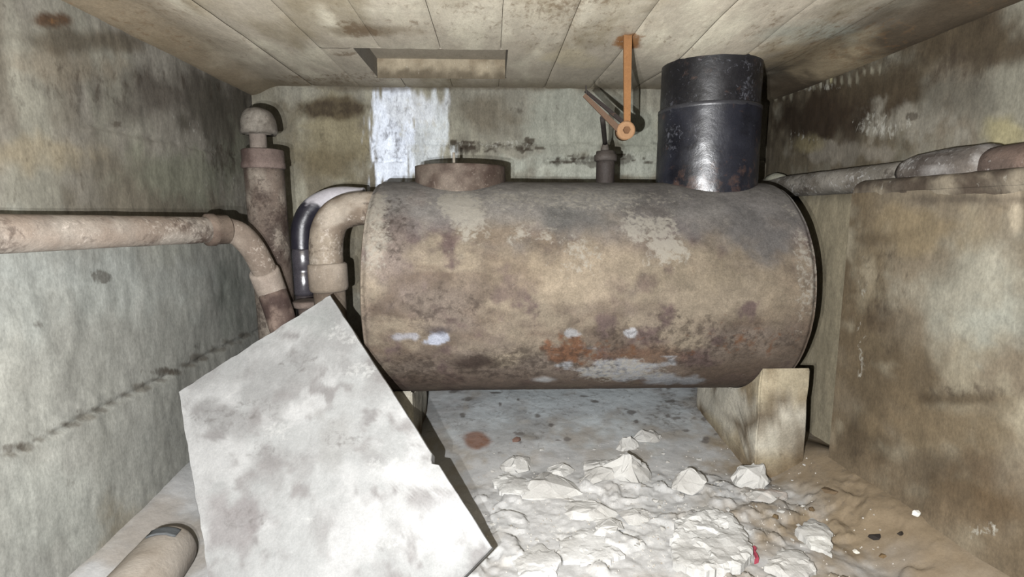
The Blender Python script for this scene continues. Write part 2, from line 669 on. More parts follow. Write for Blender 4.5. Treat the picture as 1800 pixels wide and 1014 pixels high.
def lg_disp(uv, P):
    d = wall_bump(P) * sm(LY1, LY1 - .08, uv[:, 0]) * .8
    for px, py in ((1700, 558), (1700, 578)):
        a, b = HLg(px, py), HLg(px + 70, py + 28)
        t = (uv[:, 0] - a[0]) / (b[0] - a[0])
        d += .004 * np.exp(-((uv[:, 1] - a[1] - (b[1] - a[1]) * t) / .006) ** 2) * sm(-1.3, -.8, t) * sm(1.8, 1.2, t)
    return d


ledge = plane_surface('ledge', YF, -.1, LY1, LZ, .01, lg_pos, HLg, (142, 127, 104), .66, lg_disp, lg_paint, M_wall, parent=wr)
poly = [(LX0 + SL * (LY1 - YF), YF), (XR + .03, YF), (XR + .03, LY1), (LX0, LY1)]
me = mesh('ledge_top', [(x, y, LZ) for x, y in poly] + [(LX0, LY1, -.1), (XR + .03, LY1, -.1)], [(0, 1, 2, 3), (3, 2, 5, 4)])
const_paint(me, (112, 102, 88), 1.0, d=.3)
link('ledge_top', me, wr, M_wall)

# front wall behind the camera, open at the crawl hatch
zs = [(-1.42, -.45, -.1, 2.0), (.45, 1.7, -.1, 2.0), (-.45, .45, 1.75, 2.0), (-.45, .45, -.1, .55)]
V, Fc = [], []
for a, b, c, d in zs:
    n = len(V)
    V += [(a, YF, c), (b, YF, c), (b, YF, d), (a, YF, d), (a, YF - .15, c), (b, YF - .15, c), (b, YF - .15, d), (a, YF - .15, d)]
    Fc += [(n, n + 3, n + 2, n + 1), (n + 4, n + 5, n + 6, n + 7), (n, n + 1, n + 5, n + 4), (n + 1, n + 2, n + 6, n + 5), (n + 2, n + 3, n + 7, n + 6), (n + 3, n, n + 4, n + 7)]
me = mesh('wall_front', V, Fc)
const_paint(me, (70, 64, 56), .9, d=.2)
o = link('wall_front', me, None, M_wall)
o['kind'] = 'structure'

# ---- ceiling: slab above, board-marked panels below it, a shallow recess
HC = lambda x, y: PZ(x, y, ZC)[:2]
hx0, hx1 = float(PZ(664, 136, ZC)[0]), float(PZ(888, 137, ZC)[0])
hy1, hy0 = float(PZ(776, 137, ZC)[1]), float(PZ(776, 86, ZC)[1])
V, Fc = [], []
for a, b, c, d in ((XL - .05, hx0, YF, YB + .05), (hx1, XR + .05, YF, YB + .05), (hx0, hx1, YF, hy0), (hx0, hx1, hy1, YB + .05)):
    n = len(V)
    V += [(a, c, ZC + .010), (b, c, ZC + .010), (b, d, ZC + .010), (a, d, ZC + .010)]
    Fc.append((n, n + 3, n + 2, n + 1))
me = mesh('ceiling', V, Fc)
const_paint(me, (120, 106, 84), 1.2, d=.3)
ceil = link('ceiling', me, None, M_ceil)
ceil['kind'] = 'structure'
# recess: four inner sides and a roof
RZ = float(PY(776, 104, hy1)[2])
V = [(hx0, hy0, ZC), (hx1, hy0, ZC), (hx1, hy1, ZC), (hx0, hy1, ZC), (hx0, hy0, RZ), (hx1, hy0, RZ), (hx1, hy1, RZ), (hx0, hy1, RZ)]
me = mesh('hatch_recess', V, [(0, 4, 5, 1), (1, 5, 6, 2), (3, 7, 4, 0)])
link('hatch_recess', const_paint(me, (140, 132, 118), 1.3, d=.25), ceil, M_ceil)
me = mesh('hatch_cover', V, [(4, 7, 6, 5)])
link('hatch_cover', const_paint(me, (140, 130, 112), 1.9, d=.25), ceil, M_ceil)
gx, gz = np.meshgrid(np.linspace(hx0, hx1, 60), np.linspace(ZC - .004, RZ, 12), indexing='ij')
Pf = np.column_stack([gx.ravel(), np.full(gx.size, hy1 - .001), gz.ravel()])
Pf[:, 1] -= (fbm(Pf, 12, 3, 9)) * .006


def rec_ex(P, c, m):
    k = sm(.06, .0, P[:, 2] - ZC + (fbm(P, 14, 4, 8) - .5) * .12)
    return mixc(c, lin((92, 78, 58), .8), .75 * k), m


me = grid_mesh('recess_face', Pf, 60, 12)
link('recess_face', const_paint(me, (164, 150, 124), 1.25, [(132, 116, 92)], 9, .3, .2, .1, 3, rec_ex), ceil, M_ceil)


def c_paint(p):
    p.var((140, 128, 104), 1.8, .45, .66, (1.6, .6, 1))
    p.var((186, 178, 156), 4, .5, .7, (1.8, .6, 1))
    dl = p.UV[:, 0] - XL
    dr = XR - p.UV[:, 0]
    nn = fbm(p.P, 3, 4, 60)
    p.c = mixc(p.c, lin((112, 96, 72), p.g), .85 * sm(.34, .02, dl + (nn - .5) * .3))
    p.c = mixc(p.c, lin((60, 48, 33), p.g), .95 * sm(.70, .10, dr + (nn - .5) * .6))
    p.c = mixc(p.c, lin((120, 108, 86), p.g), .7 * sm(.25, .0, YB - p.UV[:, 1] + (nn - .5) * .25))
    p.blob(900, 30, 300, 50, (184, 176, 156), .6, soft=.9)
    p.blob(1000, 100, 60, 20, (178, 166, 136), .7)
    p.blob(1420, 50, 90, 20, (140, 142, 128), .7)
    p.blob(1098, 66, 26, 14, (112, 66, 30), .95, soft=.5)
    p.blob(640, 55, 80, 14, (112, 96, 72), .7)
    p.blob(1450, 90, 160, 30, (140, 124, 96), .7)
    p.add(0, 630, 55, 70, 16, .6)
    p.add(0, 1000, 60, 250, 50, .3)
    p.add(0, 610, 92, 30, 10, .7)
    p.add(0, 1480, 60, 200, 50, .42)
    p.add(0, 600, 140, 200, 14, .4)
    p.add(0, 250, 30, 200, 40, .35)
    p.add(1, 1000, 50, 200, 40, .25)
    p.add(2, 1100, 68, 34, 16, .8)
    p.add(2, 1050, 50, 150, 40, .2)
    p.m[:, 0] += .12 + .28 * sm(.48, .66, fbm(p.P, 3, 4, 88, (.5, 1.6, 1)))
    p.m[:, 2] += .2 * sm(.5, .68, fbm(p.P, 2.5, 4, 98, (.5, 1.4, 1)))


edges = [-2 + .266 * k - .086 for k in range(1, 16)]
edges = [XL - .03] + [e for e in edges if XL + .1 < e < XR - .1] + [XR + .03]
G = .0011
k = 0
for a, b in zip(edges[:-1], edges[1:]):
    a, b = a + G, b - G
    spans = [(a, b, YF, YB + .03)]
    if a < hx1 and b > hx0:
        spans = [(a, b, YF, hy0), (a, b, hy1, YB + .03)]
        if a < hx0:
            spans.append((a, hx0, hy0, hy1))
        if b > hx1:
            spans.append((hx1, b, hy0, hy1))
    for x0, x1, y0, y1 in spans:
        k += 1
        nu, nv = max(4, int((x1 - x0) / .012)), max(4, int((y1 - y0) / .014))
        U, V = np.meshgrid(np.linspace(x0, x1, nu), np.linspace(y0, y1, nv), indexing='ij')
        UV = np.stack([U.ravel(), V.ravel()], 1)
        P0 = np.column_stack([UV, np.full(len(UV), ZC)])
        off = (random.random() - .5) * .004
        z = (fbm(P0, 9, 3, 4, (1.5, .4, 1)) - .5) * .006
        # boards dip into a haunch where they meet the side walls
        z -= .05 * sm(.16, 0, UV[:, 0] - XL) + .07 * sm(.2, 0, XR - UV[:, 0])
        z -= .05 * np.exp(-((UV[:, 0] - 1.04) ** 2 + (UV[:, 1] - 2.5) ** 2) / .42 ** 2) * sm(3.3, 2.9, UV[:, 1])
        edge = (np.abs(U - x0) < 1e-6) | (np.abs(U - x1) < 1e-6)
        P = P0.copy()
        P[:, 2] += z + off + .004 * edge.ravel() * (np.abs(UV[:, 0]) < 1.25)
        me = grid_mesh('board_panel', P, nu, nv, True)
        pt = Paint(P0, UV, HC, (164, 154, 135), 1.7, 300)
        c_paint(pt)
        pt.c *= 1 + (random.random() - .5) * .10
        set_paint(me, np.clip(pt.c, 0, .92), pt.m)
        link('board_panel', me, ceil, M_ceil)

# ================================================================== tank
TY, TZ, TR, TX0, TX1 = 2.57, .847, .5, -.515, 1.315
M_tank = material('weathered tank steel', dark=(62, 48, 40), pale=(200, 192, 176), rust=(132, 82, 46), scale=1.2, bump=.45, mott=.58, rough=.8, gain=.58)
tank = thing('oil_tank', 'long rusty horizontal cylinder tank resting on two concrete piers', 'tank', (.4, TY, 0))


def HT(x, y):
    r = ray(x, y)
    o = CAM - np.array([0, TY, TZ])
    a, b, c = r[1] ** 2 + r[2] ** 2, o[1] * r[1] + o[2] * r[2], o[1] ** 2 + o[2] ** 2 - TR ** 2
    t = (-b - math.sqrt(max(b * b - a * c, 0))) / a
    q = CAM + r * t
    return (q[0], TR * math.atan2(q[2] - TZ, -(q[1] - TY)))


nx, na = 300, 400
xs = np.concatenate([[TX0 - .004], np.linspace(TX0, TX1, nx - 2), [TX1 + .004]])
an = np.linspace(-math.pi, math.pi, na, endpoint=False)
A, X = np.meshgrid(an, xs, indexing='ij')
UV = np.stack([X.ravel(), TR * A.ravel()], 1)
P0 = np.column_stack([UV[:, 0], TY - TR * np.cos(A.ravel()), TZ + TR * np.sin(A.ravel())])
rr = TR + (fbm(P0, 4, 3, 12) - .5) * .006 + (fbm(P0, 30, 3, 15) - .5) * .003
endin = np.minimum(np.abs(UV[:, 0] - TX0), np.abs(UV[:, 0] - TX1))
rr -= .012 * sm(.02, 0, endin)
P = np.column_stack([UV[:, 0], TY - rr * np.cos(A.ravel()), TZ + rr * np.sin(A.ravel())])
me = grid_mesh('shell', P, na, nx, True, closed=True)
pt = Paint(P0, UV, HT, (138, 122, 108), .64, 500)
pt.var((116, 98, 82), 3.5, .42, .62, (.6, 1, 1))
pt.var((158, 142, 120), 6, .5, .68, (.5, 1, 1))
pt.var((112, 92, 86), 9, .54, .7)
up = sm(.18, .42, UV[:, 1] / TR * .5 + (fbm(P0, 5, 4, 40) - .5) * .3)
pt.c = mixc(pt.c, lin((150, 146, 142), pt.g), .85 * up)  # grey upper shell, lightened where the lamp only grazes it
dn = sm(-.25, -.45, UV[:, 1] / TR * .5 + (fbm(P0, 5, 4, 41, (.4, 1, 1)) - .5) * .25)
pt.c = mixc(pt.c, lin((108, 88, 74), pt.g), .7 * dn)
pt.blob(690, 430, 70, 110, (140, 124, 116), .8)
pt.blob(1000, 480, 150, 70, (164, 146, 120), .8, soft=.9)
pt.blob(1250, 470, 170, 60, (152, 136, 112), .7)
pt.blob(1390, 520, 70, 60, (160, 142, 118), .7)
pt.blob(1330, 400, 110, 60, (118, 114, 112), .9)
pt.blob(1000, 380, 60, 40, (106, 106, 104), .7)
pt.blob(1130, 360, 60, 50, (96, 90, 86), .6)
pt.blob(880, 410, 90, 30, (148, 128, 104), .7)
pt.blob(1000, 618, 42, 24, (132, 86, 56), .9, soft=.3, nz=1.1, nsc=20)
pt.blob(1110, 625, 80, 20, (130, 92, 64), .6)
pt.blob(715, 592, 24, 8, (168, 166, 172), .9, soft=.4, nz=.9, nsc=22)
pt.blob(768, 594, 22, 11, (190, 196, 214), .95, soft=.3, nz=1.0, nsc=24)
pt.blob(1010, 587, 22, 8, (180, 180, 182), .9, soft=.3, nz=1.0, nsc=24)
pt.blob(1110, 585, 12, 10, (186, 186, 190), .9, soft=.3, nz=1.0, nsc=24)
pt.blob(1090, 652, 90, 18, (176, 178, 182), .9, soft=.35, nz=1.3, nsc=22, st=(.5, 1, 1))
pt.blob(1180, 668, 60, 10, (170, 172, 176), .9, soft=.5, nz=.8, nsc=16)
pt.blob(960, 668, 22, 5, (196, 196, 196), .9)
pt.blob(775, 580, 30, 10, (78, 68, 70), .8)
pt.blob(845, 636, 50, 12, (74, 58, 50), .9)
pt.blob(650, 400, 26, 90, (186, 172, 154), .9, soft=.6)
pt.blob(820, 360, 30, 50, (176, 170, 158), .7, nz=1.2, nsc=14)
pt.blob(1000, 340, 200, 22, (158, 154, 146), .6)
pt.blob(1040, 470, 90, 60, (170, 152, 128), .7, nz=1.2)
pt.blob(640, 580, 12, 60, (150, 132, 116), .6)
pt.add(1, 820, 365, 45, 60, .6)
pt.add(1, 920, 410, 50, 30, .6)
pt.add(1, 1140, 400, 70, 40, .6)
pt.add(1, 1180, 440, 46, 36, .65)
pt.add(1, 1010, 440, 60, 50, .42)
pt.add(1, 660, 400, 36, 90, .55)
pt.add(1, 1420, 470, 26, 100, .45)
pt.add(1, 1100, 655, 130, 18, .5)
pt.add(1, 980, 350, 250, 26, .3)
pt.add(0, 900, 650, 300, 30, .42)
pt.add(0, 1200, 600, 260, 50, .4)
pt.add(0, 760, 540, 150, 50, .38)
pt.add(0, 1440, 470, 16, 130, .5)
pt.add(0, 680, 390, 50, 70, .4)
pt.add(2, 1050, 620, 120, 24, .45)
pt.add(2, 1300, 600, 140, 40, .4)
pt.m[:, 0] += .24
pt.m[:, 1] += .17 + .12 * up
pt.m[:, 2] += .1
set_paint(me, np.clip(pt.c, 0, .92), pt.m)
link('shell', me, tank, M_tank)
for sx, x in ((-1, TX0), (1, TX1)):
    path, rad = [], []
    for t in np.linspace(0, 1, 9):
        path.append((x + sx * .045 * math.sin(t * math.pi / 2), TY, TZ))
        rad.append(max(.004, (TR - .012) * math.cos(t * math.pi / 2)))
    me = const_paint(tube_mesh('end_plate', path, rad, 96), (150, 134, 114), .72, [(110, 92, 80)], d=.3, p=.25)
    link('end_plate', me, tank, M_tank)


def tank_top(x, y):
    return TZ + math.sqrt(max(TR ** 2 - (y - TY) ** 2, 0))


def saddle_tube(name, cx, cy, r, z1, seg=72, rows=10, wall=.01, cap=True, wob=0.0):
    V, Fc = [], []
    for k in range(rows):
        for s in range(seg):
            a = 2 * math.pi * s / seg
            x, y = cx + r * math.cos(a), cy + r * math.sin(a)
            z0 = tank_top(x, y) - .002
            V.append((x, y, z0 + (z1 - z0) * k / (rows - 1)))
    V = np.array(V)
    if wob:
        V[:, 0] += (fbm(V, 20, 4, 3) - .5) * wob
        V[:, 1] += (fbm(V, 20, 4, 6) - .5) * wob
    V = list(V)
    for k in range(rows - 1):
        for s in range(seg):
            s2 = (s + 1) % seg
            Fc.append((k * seg + s, k * seg + s2, (k + 1) * seg + s2, (k + 1) * seg + s))
    if cap:
        Fc.append(tuple(range((rows - 1) * seg, rows * seg)))
    me = mesh(name, V, Fc)
    me.polygons.foreach_set('use_smooth', [len(f) == 4 for f in Fc])
    return me


# manhole collar
M_rust = material('rusty iron', dark=(52, 36, 30), pale=(176, 160, 146), rust=(120, 74, 46), scale=1.6, bump=.5, mott=.45, rough=.8, gain=.8)
mx = float(PY(806, 300, 2.42)[0])
mz = float(PY(806, 287, 2.36)[2])
MR = .212
coll = link('manhole_collar', const_paint(saddle_tube('manhole_collar', mx, TY - .01, MR, mz, wob=.003), (108, 90, 78), .75, [(84, 66, 56), (138, 122, 108)], d=.25, p=.3), tank, M_rust)
a = PY(798, 287, 2.40)
me = tube_mesh('pin', along((a[0], a[1], mz - .004), (a[0], a[1], mz + .05), 4), .0065, 12)
link('pin', const_paint(me, (150, 140, 124), .9), coll, M_rust)

# ---- piers
M_pier = material('pier concrete', dark=(84, 68, 48), pale=(222, 216, 200), rust=(140, 110, 70), bump=.6, mott=.45)


def pier(x0, x1, y0, y1, label, base):
    z0 = -.03
    top = []
    for y in np.linspace(y0, y1, 24):
        d = (TR + .004) ** 2 - (y - TY) ** 2
        top.append((y, TZ - math.sqrt(d)))
    # the front of the block rises past the shell as a blunt lip
    poly = [(y0, z0)] + [(y1, z0)] + top[::-1]
    me = prism_mesh('concrete_pier', poly, 0, x0, x1, .006)
    bm = bmesh.new()
    bm.from_mesh(me)
    bmesh.ops.triangulate(bm, faces=[f for f in bm.faces if len(f.verts) > 4])
    bmesh.ops.subdivide_edges(bm, edges=[e for e in bm.edges if e.calc_length() > .06], cuts=3, use_grid_fill=True)
    bmesh.ops.subdivide_edges(bm, edges=[e for e in bm.edges if e.calc_length() > .03], cuts=1, use_grid_fill=True)
    C_ = np.array([v.co for v in bm.verts])
    D_ = np.stack([fbm(C_, 9, 4, 61 + q) - .5 for q in range(3)], 1)
    for v, q in zip(bm.verts, D_):
        if v.co.z < TZ - math.sqrt((TR + .02) ** 2 - (v.co.y - TY) ** 2):
            v.co += Vector(q) * .022
    bm.to_mesh(me)
    bm.free()

    def ex(P, c, m):
        c = mixc(c, lin((206, 200, 182), 1.0), .8 * sm(.5, .3, np.abs(P[:, 2] - .27) / .3 + (fbm(P, 9, 4, 3) - .5) * .8))
        c = mixc(c, lin((104, 84, 58), .9), .85 * sm(.5, .6, fbm(P, 5, 5, 12)) )
        c = mixc(c, lin((120, 96, 66), 1.0), .85 * sm(.16, .0, P[:, 2] + (fbm(P, 8, 4, 9) - .5) * .16))
        return c, m
    const_paint(me, base, 1.0, [(142, 124, 96)], 7, .25, .2, .15, 5, ex)
    return tag(link('concrete_pier', me, None, M_pier), label, 'pier')


pier(1.16, 1.375, 2.17, 2.86, 'pale stained concrete pier under the right end of the rusty tank', (182, 168, 138))
pier(-.52, -.37, 2.34, 2.86, 'concrete pier under the left end of the tank, behind the leaning slab', (120, 112, 98))  # base greyed so the colour carries the slab's shadow

# ---- flue
M_black = material('bitumen black pipe', dark=(12, 11, 12), pale=(120, 122, 132), rust=(84, 62, 54), scale=1.5, rough=.34, bump=.22, mott=.3, spec=.42)
fx = float((PY(1160, 250, 2.55)[0] + PY(1332, 250, 2.55)[0]) / 2)
FR = .232
flue = thing('flue_pipe', 'wide black pipe rising from the right of the tank top to the ceiling', 'pipe', (fx, TY, 1.3))
zc = float(PY(1248, 176, TY - FR)[2])


def fl_ex(P, c, m):
    m[:, 2] += .2 * sm(.52, .62, fbm(P, 6, 4, 30)) + .3 * sm(zc - .1, zc - .3, P[:, 2]) * sm(.45, .6, fbm(P, 4, 3, 44))
    m[:, 1] += .2 * sm(.54, .64, fbm(P, 9, 4, 33, (1, 1, .6))) + .12 * sm(.56, .66, fbm(P, 5, 4, 36, (1, 1, 2.5)))
    return c, m


pth, rad = ring_profile((fx, TY, zc - .016), (fx, TY, zc + .004), [(0, FR), (.2, FR + .004), (.8, FR + .004), (1, FR - .003)])
rad = [q - .0025 if q > FR else q for q in rad]
link('sleeve_rim', const_paint(tube_mesh('sleeve_rim', pth, rad, 96, False), (62, 62, 68), .8, d=.3, p=.2), flue, M_black)
me = saddle_tube('lower_sleeve', fx, TY, FR, zc, 96, 30, wob=.006)
link('lower_sleeve', const_paint(me, (40, 42, 54), .8, [(26, 27, 36)], 8, .3, .2, .22, 2, fl_ex), flue, M_black)
V = [(fx, TY, z) for z in np.linspace(zc - .012, ZC + .012, 24)]
me = tube_mesh('upper_pipe', V, FR - .008, 96, wob=.004)
link('upper_pipe', const_paint(me, (42, 41, 46), .8, [(26, 26, 32)], 8, .3, .26, .16, 3, fl_ex), flue, M_black)

# ---- valve pipe with stem
M_dark = material('dark oily iron', dark=(30, 26, 24), pale=(150, 146, 138), rust=(96, 70, 52), scale=2, rough=.6, bump=.5, mott=.4)
vp = PY(1064, 300, TY - .03)
valve = thing('valve_pipe', 'short dark upright pipe with a thin stem on top of the tank', 'valve', (vp[0], vp[1], 1.34))
z1 = float(PY(1064, 279, vp[1])[2])
z2 = float(PY(1064, 266, vp[1])[2])
link('pipe', const_paint(saddle_tube('pipe', vp[0], vp[1], .043, z1, 32, 5), (88, 80, 74), .9, [(64, 56, 52)], d=.25), valve, M_dark)
pth, rad = ring_profile((vp[0], vp[1], z1 - .012), (vp[0], vp[1], z2), [(0, .046), (.05, .053), (.6, .054), (.7, .046), (1, .044)])
link('collar', const_paint(tube_mesh('collar', pth, rad, 32), (84, 76, 70), .9, d=.25), valve, M_dark)
me = tube_mesh('gland', along((vp[0] - .004, vp[1], z2), (vp[0] - .004, vp[1], z2 + .035), 4), [.02, .02, .016, .014], 20)
link('gland', const_paint(me, (92, 84, 76), .9, d=.25), valve, M_dark)

# ---- lever hanging from the ceiling
M_orange = material('orange rusted bar', dark=(120, 78, 44), pale=(214, 176, 130), rust=(150, 88, 42), scale=2.5, rough=.8, bump=.3, mott=.25, gain=.6)
ht = PZ(1103, 60, ZC - .004)
ly = float(ht[1])
lever = thing('valve_lever', 'orange rusted hanger bar with a slanting lever arm below the ceiling', 'lever', (ht[0], ly, ZC))
pv = PY(1099, 230, ly)


def bar(name, a, b, w0, w1, th, parent, mat, base, gain=1.0, yoff=0.0, n=8):
    a, b = np.array(a, float), np.array(b, float)
    d = (b - a) / np.linalg.norm(b - a)
    s = np.cross(d, (0, 1, 0))
    V, Fc = [], []
    for k in range(n):
        t = k / (n - 1)
        c = a + (b - a) * t
        hw = (w0 + (w1 - w0) * t) / 2
        for u, v in ((-1, -1), (1, -1), (1, 1), (-1, 1)):
            V.append(c + s * u * hw + np.array((0, yoff + v * th / 2, 0)))
    for k in range(n - 1):
        for s_ in range(4):
            Fc.append((k * 4 + s_, k * 4 + (s_ + 1) % 4, k * 4 + 4 + (s_ + 1) % 4, k * 4 + 4 + s_))
    Fc += [(3, 2, 1, 0), tuple(4 * (n - 1) + i for i in range(4))]
    me = mesh(name, V, Fc)
    bm = bmesh.new()
    bm.from_mesh(me)
    bmesh.ops.recalc_face_normals(bm, faces=bm.faces)
    bm.to_mesh(me)
    bm.free()
    return link(name, const_paint(me, base, gain, d=.15, r=.3, p=.1), parent, mat)


bar('hanger_bar', (ht[0], ly, ZC + .004), PY(1102, 222, ly), .034, .026, .012, lever, M_orange, (190, 128, 72), .62)
me = tube_mesh('pivot', [(pv[0], pv[1] - .022, pv[2]), (pv[0], pv[1] - .020, pv[2]), (pv[0], pv[1] + .03, pv[2])], [.030, .037, .037], 28)
link('pivot', const_paint(me, (196, 146, 100), .66, r=.3, d=.2), lever, M_orange)
me = tube_mesh('pivot_bolt', [(pv[0], pv[1] - .032, pv[2]), (pv[0], pv[1] - .02, pv[2])], [.014, .016], 6)
link('pivot_bolt', const_paint(me, (160, 110, 70), .5, r=.3), lever, M_orange)
e = PY(1026, 168, ly + .02)
bar('lever_arm', pv + np.array((-.02, 0, -.004)), e, .026, .016, .008, lever, M_orange, (136, 104, 80), .55, -.010)
bar('lever_arm', pv + np.array((-.004, 0, .034)), e + np.array((.008, 0, .022)), .018, .012, .008, lever, M_dark, (60, 48, 42), .5, .012)  # rear bar, coloured dark to stand for the shaded slot in the arm
bar('spike', PY(1031, 170, ly + .02), PY(1030, 150, ly + .02), .008, .004, .006, lever, M_dark, (56, 48, 42), .8)
q = PY(1059, 207, ly + .035)
me = tube_mesh('stem', along(q, (vp[0] - .004, vp[1], z2 + .034), 6), .011, 12)
link('stem', const_paint(me, (58, 52, 48), .9, d=.3), valve, M_dark)

# ---- left-hand pipes
M_clay = material('dusty brown pipe', dark=(66, 50, 42), pale=(205, 192, 178), rust=(124, 92, 68), scale=1.6, bump=.4, mott=.35, gain=.9)


def pipe_ex(P, c, m):
    m[:, 0] += .08 + .38 * sm(.48, .66, fbm(P, 7, 4, 70))
    m[:, 1] += .25 * sm(.5, .66, fbm(P, 8, 4, 71))
    return c, m


wp = thing('bent_pipe', 'dusty brown pipe along the left wall that bends down behind the slab', 'pipe', (-1.2, 2, .9))
a, b = PY(-160, 414, 1.20), PY(366, 404, 2.12)
link('straight_pipe', const_paint(tube_mesh('straight_pipe', along(a, b, 40), .050, 40, wob=.003), (158, 140, 124), .75, [(120, 102, 90), (176, 164, 150)], 5, .25, .25, .1, 4, pipe_ex), wp, M_clay)
b2 = PY(402, 403, 2.18)
pth, rad = ring_profile(b - (b2 - b) * .15, b2, [(0, .052), (.06, .062), (.35, .064), (.42, .058), (.9, .058), (1, .050)])
link('coupling', const_paint(tube_mesh('coupling', pth, rad, 40), (140, 122, 106), .8, [(104, 86, 74)], 8, .35, .2), wp, M_clay)
pts = [PY(396, 403, 2.17), PY(421, 412, 2.21), PY(444, 437, 2.25), PY(460, 465, 2.28), PY(472, 490, 2.31)]
link('elbow', const_paint(tube_mesh('elbow', spline(pts, 8), .050, 40, wob=.003), (164, 148, 132), .9, [(130, 114, 100)], 6, .2, .3, .1, 5, pipe_ex), wp, M_clay)
pth, rad = ring_profile(PY(463, 474, 2.29), PY(481, 520, 2.345), [(0, .053), (.04, .060), (.12, .062), (.85, .062), (.95, .058), (1, .05)])
link('joint_sleeve', const_paint(tube_mesh('joint_sleeve', pth, rad, 40, wob=.003), (188, 174, 160), .9, [(160, 144, 130)], 9, .15, .3), wp, M_clay)
link('lower_pipe', const_paint(tube_mesh('lower_pipe', along(PY(479, 514, 2.33), PY(520, 640, 2.30), 14), .060, 40, wob=.004), (150, 128, 114), .9, [(80, 62, 56)], 9, .42, .2, .15, 6, pipe_ex), wp, M_clay)

sx, sy = float(PY(466, 330, 2.53)[0]), 2.53
sp = thing('standpipe', 'thick dark brown upright pipe with a collar in the back left corner', 'pipe', (sx, sy, 0))
z_c0, z_c1 = float(PY(466, 290, sy - .08)[2]), float(PY(466, 260, sy - .08)[2])
bt = PY(482, 700, sy)
link('pipe', const_paint(tube_mesh('pipe', along((sx + .03, sy, .0), (sx, sy, z_c0), 30), .0855, 48, wob=.006), (116, 100, 88), .85, [(84, 69, 60), (146, 134, 120)], 7, .35, .2, .15, 8, pipe_ex), sp, M_rust)
pth, rad = ring_profile((sx, sy, z_c0 - .012), (sx, sy, z_c1), [(0, .088), (.06, .094), (.3, .094), (.36, .091), (.95, .091), (1, .086)])
link('collar', const_paint(tube_mesh('collar', pth, rad, 48, wob=.002), (120, 102, 94), .95, [(84, 66, 60)], 7, .3, .2), sp, M_rust)
# neck and rounded vent cap
z_n = float(PY(456, 206, sy - .04)[2])
nx_ = float(PY(456, 235, sy)[0])
link('neck', const_paint(tube_mesh('neck', along((nx_, sy - .02, z_c1 - .01), (nx_, sy - .02, z_n), 14), [.036] * 12 + [.033, .024], 32, wob=.005), (124, 112, 102), 1.0, [(92, 80, 72)], 9, .3, .2), sp, M_rust)
zb_, zt_ = float(PY(456, 236, sy)[2]), float(PY(456, 190, sy)[2])
pth, rad = [(nx_, sy, zb_ + .004), (nx_, sy, zb_ - .002), (nx_, sy, zb_)], [.040, .060, .074]
for t in np.linspace(.05, 1, 14):
    pth.append((nx_, sy, zb_ + (zt_ - zb_) * math.sin(t * math.pi / 2)))
    rad.append(max(.003, .080 * math.cos(t * math.pi / 2) ** .55))
link('vent_hood', const_paint(tube_mesh('vent_hood', pth, rad, 44, wob=.010), (112, 103, 92), .85, [(84, 75, 66), (142, 134, 122)], 14, .35, .3), sp, M_rust)

# ---- black bent pipe
bp_ = thing('black_elbow_pipe', 'glossy black bent pipe splashed white, between standpipe and tank', 'pipe', (-.9, 2.6, .6))


def splash(P, c, m):
    k = sm(.0, .5, (P[:, 2] - zz0) / .06 + (fbm(P, 28, 3, 8, (1, 1, .4)) - .5) * 2.2)
    return mixc(c, lin((196, 192, 198), .9), k), m


D = 2.66
zz0 = float(PY(560, 362, D)[2])
pts = [PY(640, 348, 2.66), PY(600, 346, D), PY(572, 352, D), PY(546, 368, D), PY(532, 395, D), PY(530, 430, D), PY(532, 450, D)]
link('bend', const_paint(tube_mesh('bend', spline(pts, 8), .050, 36), (52, 50, 60), 1, [(40, 38, 48)], 8, .1, .0, .0, 2, splash), bp_, M_black)
pth, rad = ring_profile(PY(532, 437, D - .01), PY(535, 518, D - .01), [(0, .050), (.03, .055), (.4, .055), (.42, .052), (.5, .052), (.52, .055), (.93, .053), (1, .046)])
M_gloss = material('glossy grey fitting', dark=(40, 38, 42), pale=(170, 170, 176), scale=2, rough=.28, bump=.1, mott=.3, spec=.8)
link('coupling', const_paint(tube_mesh('coupling', pth, rad, 36), (72, 68, 74), 1, d=.1), bp_, M_gloss)
link('lower_pipe', const_paint(tube_mesh('lower_pipe', along(PY(535, 514, D), PY(542, 640, D), 8), .044, 32), (66, 58, 58), 1, d=.2), bp_, M_black)

# ---- buff bent pipe into the tank end
bf = thing('buff_elbow_pipe', 'buff dusty bent pipe joining the left end of the tank', 'pipe', (-.7, 2.45, .5))
D = 2.42
pts = [PY(668, 366, D), PY(640, 366, D), PY(612, 370, D), PY(588, 383, D), PY(576, 408, D), PY(573, 440, D), PY(575, 480, D)]
link('bend', const_paint(tube_mesh('bend', spline(pts, 8), .074, 44, wob=.004), (170, 154, 134), .8, [(138, 120, 102), (186, 172, 154)], 6, .2, .25, .1, 3, pipe_ex), bf, M_clay)
pth, rad = ring_profile(PY(575, 462, D), PY(579, 512, D), [(0, .076), (.05, .085), (.2, .087), (.85, .086), (.95, .082), (1, .072)])
link('collar', const_paint(tube_mesh('collar', pth, rad, 44, wob=.003), (180, 164, 146), .8, [(150, 134, 116)], 7, .12, .3), bf, M_clay)
link('lower_pipe', const_paint(tube_mesh('lower_pipe', along(PY(579, 506, D), PY(588, 640, D), 10), .070, 40, wob=.003), (160, 144, 124), .8, [(110, 94, 80)], 7, .25, .2), bf, M_clay)
